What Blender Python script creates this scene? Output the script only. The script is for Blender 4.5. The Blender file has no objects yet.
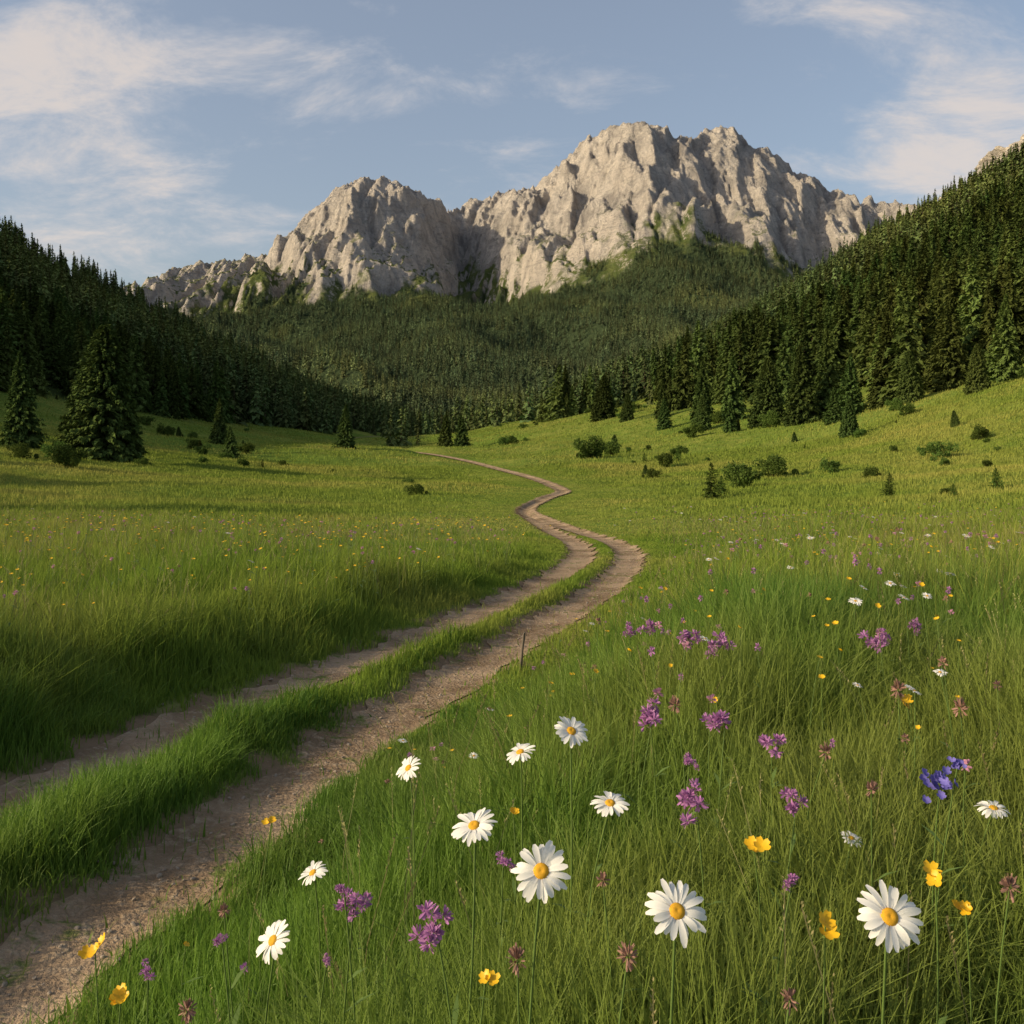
import bpy, math, random, time
import numpy as np
T0=time.time()
random.seed(7); rng=np.random.default_rng(7)
scene=bpy.context.scene
CAM_H=1.7
# ------------------------------------------------------------ helpers
_g=np.random.default_rng(3).uniform(0,2*np.pi,4096); GX=np.cos(_g); GY=np.sin(_g)
def perlin(x,y,seed=0):
    x=np.asarray(x,float); y=np.asarray(y,float)
    xi=np.floor(x).astype(np.int64); yi=np.floor(y).astype(np.int64)
    xf=x-xi; yf=y-yi
    def g(ix,iy,dx,dy):
        h=((ix*73856093)^(iy*19349663)^(seed*83492791))
        h=(h^(h>>11))&4095
        return GX[h]*dx+GY[h]*dy
    u=xf*xf*xf*(xf*(xf*6-15)+10); v=yf*yf*yf*(yf*(yf*6-15)+10)
    a=g(xi,yi,xf,yf); b=g(xi+1,yi,xf-1,yf); c=g(xi,yi+1,xf,yf-1); d=g(xi+1,yi+1,xf-1,yf-1)
    return ((a*(1-u)+b*u)*(1-v)+(c*(1-u)+d*u)*v)*1.5
def fbm(x,y,oct=4,seed=0):
    s=0;a=1;f=1
    for o in range(oct):
        s=s+a*perlin(x*f,y*f,seed+o*17); a*=.5; f*=2.03
    return s
def ridged(x,y,oct=4,seed=0):
    s=0;a=1;f=1
    for o in range(oct):
        s=s+a*(1-2*np.abs(perlin(x*f,y*f,seed+o*13))); a*=.5; f*=2.1
    return s
def sst(a,b,x):
    t=np.clip((x-a)/(b-a),0,1); return t*t*(3-2*t)
def softplus(x,w): 
    z=np.clip(x/w,-30,30); return np.where(x/w>30,x,w*np.log1p(np.exp(z)))
def mesh_np(name,V,F,mats=(),midx=None,attrs=None,smooth=False):
    me=bpy.data.meshes.new(name)
    V=np.asarray(V,np.float32); F=np.asarray(F,np.int32); k=F.shape[1]
    me.vertices.add(len(V)); me.vertices.foreach_set('co',V.ravel())
    me.loops.add(F.size); me.loops.foreach_set('vertex_index',F.ravel())
    me.polygons.add(len(F)); me.polygons.foreach_set('loop_start',np.arange(0,F.size,k,dtype=np.int32))
    me.polygons.foreach_set('loop_total',np.full(len(F),k,np.int32))
    for m in mats: me.materials.append(m)
    if midx is not None: me.polygons.foreach_set('material_index',np.asarray(midx,np.int32))
    if smooth: me.polygons.foreach_set('use_smooth',np.ones(len(F),bool))
    if attrs:
        for n,a in attrs.items():
            at=me.attributes.new(n,'FLOAT','POINT'); at.data.foreach_set('value',np.asarray(a,np.float32))
    me.update(calc_edges=True)
    return me
def link(name,me,loc=(0,0,0),rot=(0,0,0),scl=(1,1,1),parent=None):
    ob=bpy.data.objects.new(name,me); ob.location=loc; ob.rotation_euler=rot; ob.scale=scl
    scene.collection.objects.link(ob)
    if parent: ob.parent=parent
    return ob
# ------------------------------------------------------------ materials
def newmat(name):
    m=bpy.data.materials.new(name); m.use_nodes=True; nt=m.node_tree; nt.nodes.clear()
    return m,nt
class NT:
    def __init__(s,nt): s.nt=nt
    def n(s,t,**kw):
        nd=s.nt.nodes.new(t)
        for k,v in kw.items(): setattr(nd,k,v)
        return nd
    def l(s,a,b): s.nt.links.new(a,b)
    def put(s,sock,v):
        if isinstance(v,bpy.types.NodeSocket): s.l(v,sock)
        else: sock.default_value=v
    def M(s,op,a,b=0.0,c=0.0,clamp=False):
        nd=s.n('ShaderNodeMath',operation=op); nd.use_clamp=clamp
        s.put(nd.inputs[0],a); s.put(nd.inputs[1],b); s.put(nd.inputs[2],c); return nd.outputs[0]
    def noise(s,vec,scale,detail=4,rough=.55,dist=0.0):
        nd=s.n('ShaderNodeTexNoise'); s.put(nd.inputs['Vector'],vec); nd.inputs['Scale'].default_value=scale
        nd.inputs['Detail'].default_value=detail; nd.inputs['Roughness'].default_value=rough; nd.inputs['Distortion'].default_value=dist
        return nd.outputs['Fac']
    def mix(s,f,a,b):
        nd=s.n('ShaderNodeMix',data_type='RGBA'); s.put(nd.inputs[0],f)
        for sk,v in ((nd.inputs[6],a),(nd.inputs[7],b)):
            if isinstance(v,tuple): v=(v[0],v[1],v[2],1)
            s.put(sk,v)
        return nd.outputs[2]
    def ramp(s,f,a,b):
        nd=s.n('ShaderNodeMapRange',interpolation_type='SMOOTHSTEP'); s.put(nd.inputs[0],f)
        nd.inputs[1].default_value=a; nd.inputs[2].default_value=b; return nd.outputs[0]
    def attr(s,name): return s.n('ShaderNodeAttribute',attribute_name=name).outputs['Fac']
    def pos(s): return s.n('ShaderNodeNewGeometry').outputs['Position']
    def mapv(s,v,scale,rot=(0,0,0)):
        nd=s.n('ShaderNodeMapping'); s.put(nd.inputs[0],v); nd.inputs['Scale'].default_value=scale; nd.inputs['Rotation'].default_value=rot; return nd.outputs[0]
    def bump(s,h,strength,dist,nrm=None):
        nd=s.n('ShaderNodeBump'); s.put(nd.inputs['Height'],h); nd.inputs['Strength'].default_value=strength
        nd.inputs['Distance'].default_value=dist
        if nrm: s.l(nrm,nd.inputs['Normal'])
        return nd.outputs[0]
    def out(s,col,rough=.8,spec=.2,transl=0,nrm=None,tcol=None,matte=False):
        if isinstance(col,tuple): col=(col[0],col[1],col[2],1)
        if matte:
            p=s.n('ShaderNodeBsdfDiffuse'); s.put(p.inputs['Color'],col)
        else:
            p=s.n('ShaderNodeBsdfPrincipled'); s.put(p.inputs['Base Color'],col); p.inputs['Roughness'].default_value=rough
            p.inputs['Specular IOR Level'].default_value=spec
        if nrm: s.l(nrm,p.inputs['Normal'])
        o=s.n('ShaderNodeOutputMaterial'); sh=p.outputs[0]
        if transl>0:
            t=s.n('ShaderNodeBsdfTranslucent'); s.put(t.inputs[0],tcol if tcol is not None else col)
            m=s.n('ShaderNodeMixShader'); m.inputs[0].default_value=transl
            s.l(sh,m.inputs[1]); s.l(t.outputs[0],m.inputs[2]); sh=m.outputs[0]
        s.l(sh,o.inputs[0])
def leafy(name,c1,c2,c3=None,transl=.3,rough=.6,nscale=.12,spec=.25,inst=True,matte=False):
    m,nt=newmat(name); s=NT(nt)
    r=s.attr('bv'); c=s.mix(r,c1,c2)
    if c3:
        f=s.ramp(s.noise(s.pos(),nscale,3,.6),.42,.68); c=s.mix(f,c,c3)
    if inst:
        oi=s.n('ShaderNodeObjectInfo').outputs['Random']
        hv=s.n('ShaderNodeHueSaturation'); s.l(c,hv.inputs['Color']); s.put(hv.inputs['Value'],s.M('MULTIPLY_ADD',oi,.8,.6))
        s.put(hv.inputs['Hue'],s.M('MULTIPLY_ADD',oi,.035,.482)); c=hv.outputs[0]
    s.out(c,rough,spec,transl,matte=matte)
    return m
M_grass=leafy('grass_blade',(.070,.155,.020),(.16,.27,.036),(.20,.245,.045),transl=.44,inst=False,nscale=.35)
M_grassmid=leafy('grass_blade_mid',(.115,.195,.026),(.215,.295,.046),(.28,.30,.066),transl=.42,nscale=.16,inst=False,matte=True)
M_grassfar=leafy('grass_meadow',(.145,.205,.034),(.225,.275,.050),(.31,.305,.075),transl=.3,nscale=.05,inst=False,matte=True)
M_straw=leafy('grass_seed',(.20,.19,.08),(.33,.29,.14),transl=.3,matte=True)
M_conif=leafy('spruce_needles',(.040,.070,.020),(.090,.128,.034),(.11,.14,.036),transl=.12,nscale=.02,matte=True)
M_coniffar_haze=leafy('spruce_forest_needles_hazed',(.058,.088,.034),(.10,.136,.048),(.145,.172,.053),transl=0,nscale=.006,matte=True)  # far trees: slight distance haze tinted into the needle colour, lighter and bluer
M_conifmt_haze=leafy('spruce_mountain_needles_hazed',(.072,.104,.054),(.112,.146,.070),(.15,.178,.072),transl=0,nscale=.005,matte=True)  # aerial haze painted into the albedo: mountain trees lifted paler and bluish
M_shrub=leafy('shrub_leaves',(.065,.11,.022),(.115,.17,.04),transl=.25,matte=True)
def plain(name,c,rough=.6,transl=0,spec=.3,var=.25,sc=60):
    m,nt=newmat(name); s=NT(nt)
    f=s.noise(s.n('ShaderNodeTexCoord').outputs['Object'],sc,3)
    d=tuple(x*(1-var) for x in c)
    s.out(s.mix(f,d,c),rough,spec,transl); return m
M_bark=plain('bark',(.10,.07,.05),.9,sc=6)
M_petal=plain('daisy_petal',(.86,.85,.81),.5,.3,var=.05)
M_disc=plain('daisy_disc',(.72,.38,.02),.8,var=.5,sc=500)
M_stem=plain('flower_stem',(.12,.19,.04),.6,.15)
M_purple=plain('purple_petal',(.52,.23,.50),.6,.3,var=.4)
M_pink=plain('pink_petal',(.60,.30,.42),.6,.3,var=.4)
M_yellow=plain('yellow_petal',(.85,.52,.02),.45,.2,var=.3)
M_blue=plain('blue_petal',(.22,.19,.62),.6,.3,var=.4)
M_brown=plain('seed_head',(.38,.22,.17),.8,.2,var=.5)
M_wood=plain('weathered_wood',(.16,.13,.10),.9,sc=20)
# ------------------------------------------------------------ track lines (plan view, metres)
R=[(-3.2,-8),(-3.0,-5),(-2.7,-2),(-2.3,0),(-1.88,2),(-1.54,3.38),(-1.34,4.03),(-1.10,5.15),(-.73,6.45),(-.26,8.1),(.40,10.35),(1.16,13.1),(2.05,17.55),(2.42,21.4),(2.36,26.1),(1.30,39.2),(.77,51.2),(2.08,62.7),(3.75,73.1),(2.56,91),(-1.4,116),(-6.9,147),(-16,185),(-42,260),(-60,400),(-60,3000)]
L=[(-4.6,-8),(-4.4,-5),(-4.0,-2),(-3.55,.5),(-3.05,2.7),(-2.72,4),(-2.47,4.76),(-2.25,5.37),(-2.0,6.26),(-1.62,7.25),(-1.08,8.74),(-.46,10.7),(.50,14.4),(1.22,18.2),(1.48,21.4),(1.46,25.9),(.85,39.2),(.60,51.2),(1.98,62.7)]
def dense(P):
    P=np.array(P,float); Q=[]
    for i in range(len(P)-1):
        p0=P[max(i-1,0)];p1=P[i];p2=P[i+1];p3=P[min(i+2,len(P)-1)]
        h=p2[1]-p1[1]
        m1=(p2[0]-p0[0])/(p2[1]-p0[1]); m2=(p3[0]-p1[0])/(p3[1]-p1[1])
        for t in np.linspace(0,1,24,endpoint=False):
            a=2*t**3-3*t**2+1;b=t**3-2*t**2+t;c=-2*t**3+3*t**2;d=t**3-t**2
            Q.append((p1[1]+h*t,a*p1[0]+b*h*m1+c*p2[0]+d*h*m2))
    Q.append((P[-1][1],P[-1][0])); Q=np.array(Q)
    return Q[:,0],Q[:,1],np.gradient(Q[:,1],Q[:,0])
RY,RX,RS=dense(R); LY,LX,LS=dense(L)
def xR(y): return np.interp(y,RY,RX)
def xL(y): return np.where(y<62,np.interp(y,LY,LX),xR(y))
def dRut(x,y):
    a=np.abs(x-xR(y))/np.sqrt(1+np.interp(y,RY,RS)**2)
    b=np.abs(x-xL(y))/np.sqrt(1+np.interp(y,LY,LS)**2)
    return a,np.where(y<60,b,99)
# ------------------------------------------------------------ terrain
FY=np.array([-50,0,5,10,20,30,50,80,120,250,400,700,1000,1500,3000.]); FZ=np.array([.3,0,0,-.15,-.55,-1.1,-1.9,-2.2,-1.8,-.3,1,4,8,-35,-200.])
_fy=np.linspace(-50,3000,12201); _fz=np.interp(_fy,FY,FZ)
_k=np.hanning(41); _k/=_k.sum(); _fz2=np.convolve(np.pad(_fz,20,'edge'),_k,'valid')
def floorz(y): return np.interp(y,_fy,_fz2)
def terrain(x,y):
    x=np.asarray(x,float); y=np.asarray(y,float)
    z=floorz(y); xr=xR(y); xl=xL(y); u=x-xr; ul=xl-x
    rp=np.maximum(u-2,0); q=45.
    z=z+np.where(rp<q,.0022*rp**2,.0022*q*q+.198*(rp-q))
    lp=np.maximum(-u-3,0); q=60.
    z=z+np.where(lp<q,.0014*lp**2,.0014*q*q+.168*(lp-q))
    fr=1-sst(950,1350,y); fl=1-sst(600,950,y)
    z=z+(.375*softplus(x-70,14)*sst(-60,120,y))*fr
    hl=.36*softplus(-x-75,16)*sst(10,240,y)
    hl=150*np.tanh(hl/150); z=z+hl*fl
    z=np.where(u>0,(z-floorz(y))*fr+floorz(y),(z-floorz(y))*fl+floorz(y))
    z=z+.5*sst(.75,2.4,u)*(1-.9*sst(4.5,16,y))+.22*sst(.4,1.6,ul)*(1-.8*sst(8,25,y))
    away=sst(1.0,6,np.minimum(np.abs(u),np.abs(ul)))
    z=z+.05*perlin(x/1.3,y/1.3,5)*sst(.5,1.5,np.minimum(np.abs(u),np.abs(ul)))
    z=z+away*(.34*fbm(x/13,y/13,3,9)*sst(8,50,y)+1.5*fbm(x/45,y/60,2,31)*sst(40,140,y))
    hill=np.clip(sst(40,200,x)*sst(60,200,y)+sst(70,200,-x)*sst(60,200,y),0,1)*(1-sst(900,1050,y))
    z=z+hill*(13*fbm(x/130,y/170,4,21))*sst(0,300,np.abs(x)-40)+hill*3*fbm(x/40,y/40,3,77)
    a,b=dRut(x,y)
    z=z-.07*(1-sst(.12,.42,a))-.07*(1-sst(.12,.42,b))
    return z
def forestmask(x,y):
    n=fbm(x/60,y/80,3,55); n2=fbm(x/25,y/25,2,57)
    edge=np.interp(y,[100,130,150,186,260,330,500,1000],[76,58,50,48,44,30,10,-10])
    r=sst(0,1,(x-edge)/16+n*1.5+n2*1.1)*(y>112)
    l=sst(0,1,(-x-np.interp(y,[60,120,200,300,450,700],[95,90,78,72,62,40]))/12+n*.9)*(y>55)
    return np.clip(r,0,1),np.clip(l,0,1)
na,nr=800,860
ang=np.linspace(math.radians(-62),math.radians(62),na); rr=2.2*(1400/2.2)**np.linspace(0,1,nr)
A,RR=np.meshgrid(ang,rr); GXX=RR*np.sin(A); GYY=RR*np.cos(A)-4
GZ=terrain(GXX,GYY)
a,b=dRut(GXX,GYY)
edge_n=.16*fbm(GXX/.35,GYY/.35,3,61)
dirt=1-sst(.24,.44,np.minimum(a,b)+edge_n-.15*sst(35,60,GYY))
fm,fl_=forestmask(GXX,GYY)
idx=np.arange(na*nr).reshape(nr,na)
F=np.stack([idx[:-1,:-1],idx[:-1,1:],idx[1:,1:],idx[1:,:-1]],-1).reshape(-1,4)
m,nt=newmat('meadow_ground'); s=NT(nt); P=s.pos()
n1=s.noise(P,.035,4); n2=s.noise(P,.6,4,.65); n3=s.noise(P,9,3,.7)
g=s.mix(s.ramp(n1,.38,.62),(.14,.195,.033),(.25,.255,.057)); g=s.mix(s.ramp(n2,.35,.7),g,(.11,.17,.03)); g=s.mix(s.M('MULTIPLY',n3,.5),g,(.085,.135,.025))
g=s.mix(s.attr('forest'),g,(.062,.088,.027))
nr_=s.noise(P,.03,5,.7); rk=s.M('MULTIPLY',s.ramp(nr_,.44,.50),s.attr('rocky'))
g=s.mix(rk,g,(.42,.38,.32))
dn=s.noise(P,4,5,.7); dc=s.mix(dn,(.13,.085,.05),(.28,.20,.13)); 
g=s.mix(s.attr('dirt'),g,dc)
bh=s.M('ADD',s.M('MULTIPLY',n2,1.0),s.M('MULTIPLY',n3,.25))
s.out(g,nrm=s.bump(bh,.6,.25),matte=True)
rocky=sst(150,230,GZ)*(GXX>0)*sst(.36,.44,GXX/np.maximum(GYY,1))
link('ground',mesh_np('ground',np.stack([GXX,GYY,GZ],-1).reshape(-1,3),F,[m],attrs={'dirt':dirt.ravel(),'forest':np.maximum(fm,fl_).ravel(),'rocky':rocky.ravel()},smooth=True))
# ------------------------------------------------------------ dirt track ruts
m,nt=newmat('track_dirt'); s=NT(nt); P=s.pos()
n1=s.noise(P,1.2,4); n2=s.noise(P,14,5,.75); vo=s.n('ShaderNodeTexVoronoi'); vo.inputs['Scale'].default_value=45; s.l(P,vo.inputs['Vector'])
c=s.mix(s.ramp(n1,.3,.7),(.19,.13,.08),(.39,.285,.19)); c=s.mix(s.ramp(n2,.45,.8),c,(.46,.365,.26)); c=s.mix(s.M('MULTIPLY',s.M('SUBTRACT',1.0,s.ramp(vo.outputs['Distance'],.0,.3)),.35),c,(.34,.29,.24))
gn=s.noise(P,3.2,5,.75); c=s.mix(s.M('MULTIPLY',s.ramp(gn,.56,.66),.8),c,(.11,.15,.035))
bh=s.M('ADD',s.M('MULTIPLY',n2,1.2),s.M('MULTIPLY',vo.outputs['Distance'],-.3))
s.out(c,nrm=s.bump(bh,.8,.04),matte=True); M_track=m
def ribbon(ys,xf,hw,seed):
    cs=np.linspace(-1,1,13); xc=xf(ys); sl=np.gradient(xc,ys); nrm=np.sqrt(1+sl**2)
    Y,C=np.meshgrid(ys,cs,indexing='ij')
    W=(hw(ys)[:,None])*(1+.45*perlin(Y/.7,np.sign(C)*3,seed)+.3*perlin(Y/.2,np.sign(C)*3,seed+1))*C
    X=xc[:,None]+W/nrm[:,None]; YY=Y-W*(sl/nrm)[:,None]
    Z=terrain(X,YY)+.004+.0007*np.maximum(Y,0)+.014*np.clip(fbm(X/.12,YY/.12,3,seed+4),0,1)*(np.abs(C)<.95)
    idx=np.arange(X.size).reshape(X.shape)
    F=np.stack([idx[:-1,:-1],idx[:-1,1:],idx[1:,1:],idx[1:,:-1]],-1).reshape(-1,4)
    return np.stack([X,YY,Z],-1).reshape(-1,3),F
trk=bpy.data.objects.new('dirt_track',None); scene.collection.objects.link(trk)
ys=-6+2*((262./2)**np.linspace(0,1,1500))
V1,F1=ribbon(ys,xR,lambda y:np.interp(y,[0,15,30,45,60,100,250],[.25,.26,.31,.42,.52,.66,1.0]),70)
link('rut_right',mesh_np('rut_right',V1,F1,[M_track],smooth=True),parent=trk)
ys=-6+2*((48./2)**np.linspace(0,1,1100))
V1,F1=ribbon(ys,xL,lambda y:np.interp(y,[0,15,30,45,100],[.24,.25,.27,.28,.3]),90)
link('rut_left',mesh_np('rut_left',V1+np.array([0,0,.003]),F1,[M_track],smooth=True),parent=trk)
# ------------------------------------------------------------ mountains (eroded height field)
nx,ny=500,400; MX=np.linspace(-2300,2500,nx); MY=np.linspace(950,4650,ny); dx=MX[1]-MX[0]
X,Y=np.meshgrid(MX,MY)
ridge=np.array([(-160,330),(0,320),(60,305),(120,291),(160,275),(200,263),(235,262),(262,255),(290,235),(320,205),(350,183),(380,178),(400,182),(430,195),(455,207),(480,201),(510,192),(535,188),(560,165),(590,140),(620,126),(650,122),(675,135),(692,140),(705,130),(722,126),(745,139),(770,150),(800,170),(830,190),(870,200),(925,207),(1000,225),(1150,250)],float)
TB=(ridge[:,0]-512)/995; TE=(440-ridge[:,1])/995     # bearing / elevation tangents surveyed from the viewpoint
wx=X+40*fbm(X/350,Y/350,3,101)
zr=np.interp(wx/4000,TB,TE)*4000+CAM_H
yr=4000+np.interp(wx,[-2300,-1300,-900,-550,-330,-200,100,350,500,900,1300,2500],[250,200,60,-300,-60,470,430,-60,-220,-60,150,300])
Fh=np.interp(Y,[950,1100,1500,2000,2500,2900,3200],[-15,12,85,185,280,355,405])*(1-.18*sst(-200,-1300,X*1.0))
Fh=Fh+190*np.exp(-((X-540)/300)**2-((Y-3050)/420)**2)+30*np.exp(-((X+300)/200)**2-((Y-2700)/600)**2)
sN=(Y-2850)/(yr-2850)
Pn=np.interp(sN,[-.1,0,.15,.35,.55,.75,.9,1],[0,0,.07,.25,.52,.81,.96,1])
h=Fh+(np.maximum(zr-Fh,0))*Pn; h=np.where(sN>1,zr-.55*(Y-yr),h)
rockw=sst(0,.35,sN)
face=np.clip(4*np.clip(sN,0,1)*(1-np.clip(sN,0,1)),0,1)
h=h-200*np.exp(-((X+.10*(Y-3400)+120)/130)**2)*face-90*np.exp(-((X-.15*(Y-3400)-700)/70)**2)*face-60*np.exp(-((X-.1*(Y-3400)-1050)/80)**2)*face
rn=ridged((wx+.30*Y)/300,Y/1900,2,111)+.55*ridged((wx-.2*Y)/105,Y/700,3,115)
h=h+rockw*(rn-.8)*86*np.clip(1.1-sN*.4,.4,1)+rockw*14*fbm(X/60,Y/90,3,112)
h=h+(1-rockw)*(ridged((X+.3*Y)/420,Y/900,3,120)-.6)*52*sst(1000,1500,Y)
h=h+2*fbm(X/30,Y/30,3,130)
er_h=h.ravel().copy(); N=nx*ny; dyy=MY[1]-MY[0]
offs=[(-1,-1),(-1,0),(-1,1),(0,-1),(0,1),(1,-1),(1,0),(1,1)]
for it in range(26):
    H2=er_h.reshape(ny,nx); Hp=np.pad(H2,1,constant_values=1e9)
    best=np.zeros_like(H2); rec=np.arange(N).reshape(ny,nx); Ld=np.ones_like(H2); ar=np.arange(N).reshape(ny,nx)
    for oy,ox in offs:
        d=math.hypot(oy*dyy,ox*dx); sl=(H2-Hp[1+oy:1+oy+ny,1+ox:1+ox+nx])/d
        mk=sl>best; best=np.where(mk,sl,best); rec=np.where(mk,ar+oy*nx+ox,rec); Ld=np.where(mk,d,Ld)
    order=np.argsort(-er_h,kind='stable').tolist(); rl=rec.ravel().tolist(); Ar=[1.0]*N
    for i in order:
        r=rl[i]
        if r!=i: Ar[r]+=Ar[i]
    f=(.0032*(np.array(Ar)*dx*dyy)**.48/Ld.ravel()*np.where(rockw.ravel()>.3,1.4,.6)).tolist()
    hl=er_h.tolist()
    for i in reversed(order):
        r=rl[i]
        if r!=i:
            k=f[i]; hl[i]=(hl[i]+k*hl[r])/(1+k)
    er_h=np.array(hl)
    if it%6==5:
        H2=er_h.reshape(ny,nx); Hp=np.pad(H2,1,mode='edge'); mn=np.min([Hp[1+oy:1+oy+ny,1+ox:1+ox+nx] for oy,ox in offs],0); er_h=np.maximum(H2,mn+.05).ravel()
h=er_h.reshape(ny,nx)
h=.84*h+.04*(np.roll(h,1,0)+np.roll(h,-1,0)+np.roll(h,1,1)+np.roll(h,-1,1))
bins=np.linspace(-.62,.62,260); bi=np.clip(np.digitize((X/Y).ravel(),bins),0,259)
mx=np.zeros(260); np.maximum.at(mx,bi,((h-CAM_H)/Y).ravel())
tgt=np.interp(bins,TB,TE); ratio=np.clip(tgt/np.maximum(mx,1e-3),.6,1.6); kk=np.hanning(7);kk/=kk.sum(); ratio=np.convolve(np.pad(ratio,3,'edge'),kk,'valid')
rm=np.interp(X/Y,bins,ratio); h=h*(1+(rm-1)*sst(2800,3600,Y))
def up(a):
    b=np.empty((a.shape[0]*2-1,a.shape[1]),float); b[::2]=a; b[1::2]=(a[:-1]+a[1:])/2
    c=np.empty((b.shape[0],a.shape[1]*2-1),float); c[:,::2]=b; c[:,1::2]=(b[:,:-1]+b[:,1:])/2
    return c
hh=up(h); XX=up(X); YY=up(Y); rw=up(rockw)
hh=hh+rw*(8.5*ridged((XX+.3*YY)/48,YY/105,4,140)+3.4*ridged(XX/15,YY/24,2,141)-3.5)
tl=400+190*np.exp(-((XX-540)/330)**2)+40*fbm(XX/250,YY/250,3,150)-60*sst(-700,-1300,XX)
gully=np.exp(-((XX+.10*(YY-3400)+110)/130)**2)+.6*np.exp(-((XX+820)/140)**2)
veg=sst(-60,60,tl+65+250*gully-hh+120*fbm(XX/70,YY/70,4,151)); forest=sst(-25,25,tl+45*gully-hh+85*fbm(XX/90,YY/90,3,152))
idx=np.arange(hh.size).reshape(hh.shape)
F=np.stack([idx[:-1,:-1],idx[:-1,1:],idx[1:,1:],idx[1:,:-1]],-1).reshape(-1,4)
m,nt=newmat('mountain_rock'); s=NT(nt); P=s.pos()
str_=s.noise(s.mapv(P,(1,.35,.35)),.022,6,.7,.6); big=s.noise(P,.004,3,.6); fine=s.noise(P,.11,5,.78); st2=s.noise(s.mapv(P,(.5,.5,2.4),(.25,.3,0)),.022,5,.7,.8)
c=s.mix(s.ramp(str_,.30,.66),(.31,.285,.265),(.66,.60,.53)); c=s.mix(s.M('MULTIPLY',s.ramp(big,.45,.65),.5),c,(.70,.62,.53)); c=s.mix(s.M('MULTIPLY',s.ramp(fine,.50,.66),.55),c,(.22,.212,.205)); c=s.mix(s.M('MULTIPLY',s.ramp(st2,.52,.64),.42),c,(.26,.248,.235))
nz=s.n('ShaderNodeSeparateXYZ'); s.l(s.n('ShaderNodeNewGeometry').outputs['Normal'],nz.inputs[0]); pz=s.n('ShaderNodeSeparateXYZ'); s.l(P,pz.inputs[0])
flat=s.ramp(s.M('ADD',nz.outputs[2],s.M('MULTIPLY',s.M('SUBTRACT',fine,.5),.7)),.68,.84)
alt=s.M('SUBTRACT',1.0,s.ramp(pz.outputs[2],520,880))
gv=s.M('MAXIMUM',s.M('MULTIPLY',s.attr('veg'),s.ramp(s.M('ADD',nz.outputs[2],s.M('MULTIPLY',s.M('SUBTRACT',fine,.5),.9)),.38,.6)),s.M('MULTIPLY',flat,alt))
gc=s.mix(s.ramp(s.noise(P,.02,4),.35,.65),(.09,.125,.042),(.15,.175,.06))
c=s.mix(gv,c,gc); c=s.mix(s.attr('forest'),c,(.066,.094,.045))
bh=s.M('ADD',s.M('ADD',s.M('MULTIPLY',str_,1.2),s.M('MULTIPLY',fine,.65)),s.M('MULTIPLY',st2,-.8))
s.out(c,nrm=s.bump(bh,.9,34),matte=True)
link('mountain',mesh_np('mountain',np.stack([XX,YY,hh],-1).reshape(-1,3),F,[m],attrs={'veg':veg.ravel(),'forest':forest.ravel()},smooth=True))
print('mountain',time.time()-T0)
def mount_z(x,y):
    fx=(x-MX[0])/(MX[1]-MX[0])*2; fy=(y-MY[0])/(MY[1]-MY[0])*2
    ix=np.clip(fx.astype(int),0,hh.shape[1]-2); iy=np.clip(fy.astype(int),0,hh.shape[0]-2); a=np.clip(fx-ix,0,1); b=np.clip(fy-iy,0,1)
    f=lambda g:(g[iy,ix]*(1-a)+g[iy,ix+1]*a)*(1-b)+(g[iy+1,ix]*(1-a)+g[iy+1,ix+1]*a)*b
    return f(hh),f(forest)
# limestone crags breaking through the wooded crest on the right
def crag(seed):
    import bmesh
    bm=bmesh.new(); bmesh.ops.create_icosphere(bm,subdivisions=5,radius=1); V=np.array([v.co[:] for v in bm.verts])
    d=1+.32*ridged(V[:,0]*1.3+seed,V[:,1]*1.3+V[:,2]*.6,4,seed)+.10*fbm(V[:,0]*5+seed,V[:,2]*5+V[:,1]*2,3,seed+3)
    V=V*d[:,None]*np.array([1.2,.9,.62])
    for v,c_ in zip(bm.verts,V): v.co=c_
    me=bpy.data.meshes.new('rock_outcrop'); bm.to_mesh(me); bm.free(); me.materials.append(M_crag); return me
m,nt=newmat('crag_limestone'); s=NT(nt); P=s.pos(); a1=s.noise(P,.12,6,.7); a2=s.noise(P,.6,5,.7)
s.out(s.mix(s.M('MULTIPLY',s.ramp(a2,.4,.7),.6),s.mix(s.ramp(a1,.35,.65),(.30,.28,.25),(.56,.50,.42)),(.18,.17,.15)),nrm=s.bump(a1,.9,4),matte=True); M_crag=m
crg=[crag(3),crag(8),crag(14)]
crags=[(470,915,25),(436,905,17),(408,912,12),(498,930,26),(446,868,14),(474,878,17),(420,862,10),(462,832,12),(440,815,10),(530,940,24),(486,845,12),(400,850,8)]
for i,(x,y,q) in enumerate(crags):
    z=float(terrain(x,y)); link('rock_outcrop',crg[i%3],(x,y,z+q*.08),(.1,.3,i*1.3),(q,q,q))
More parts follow.
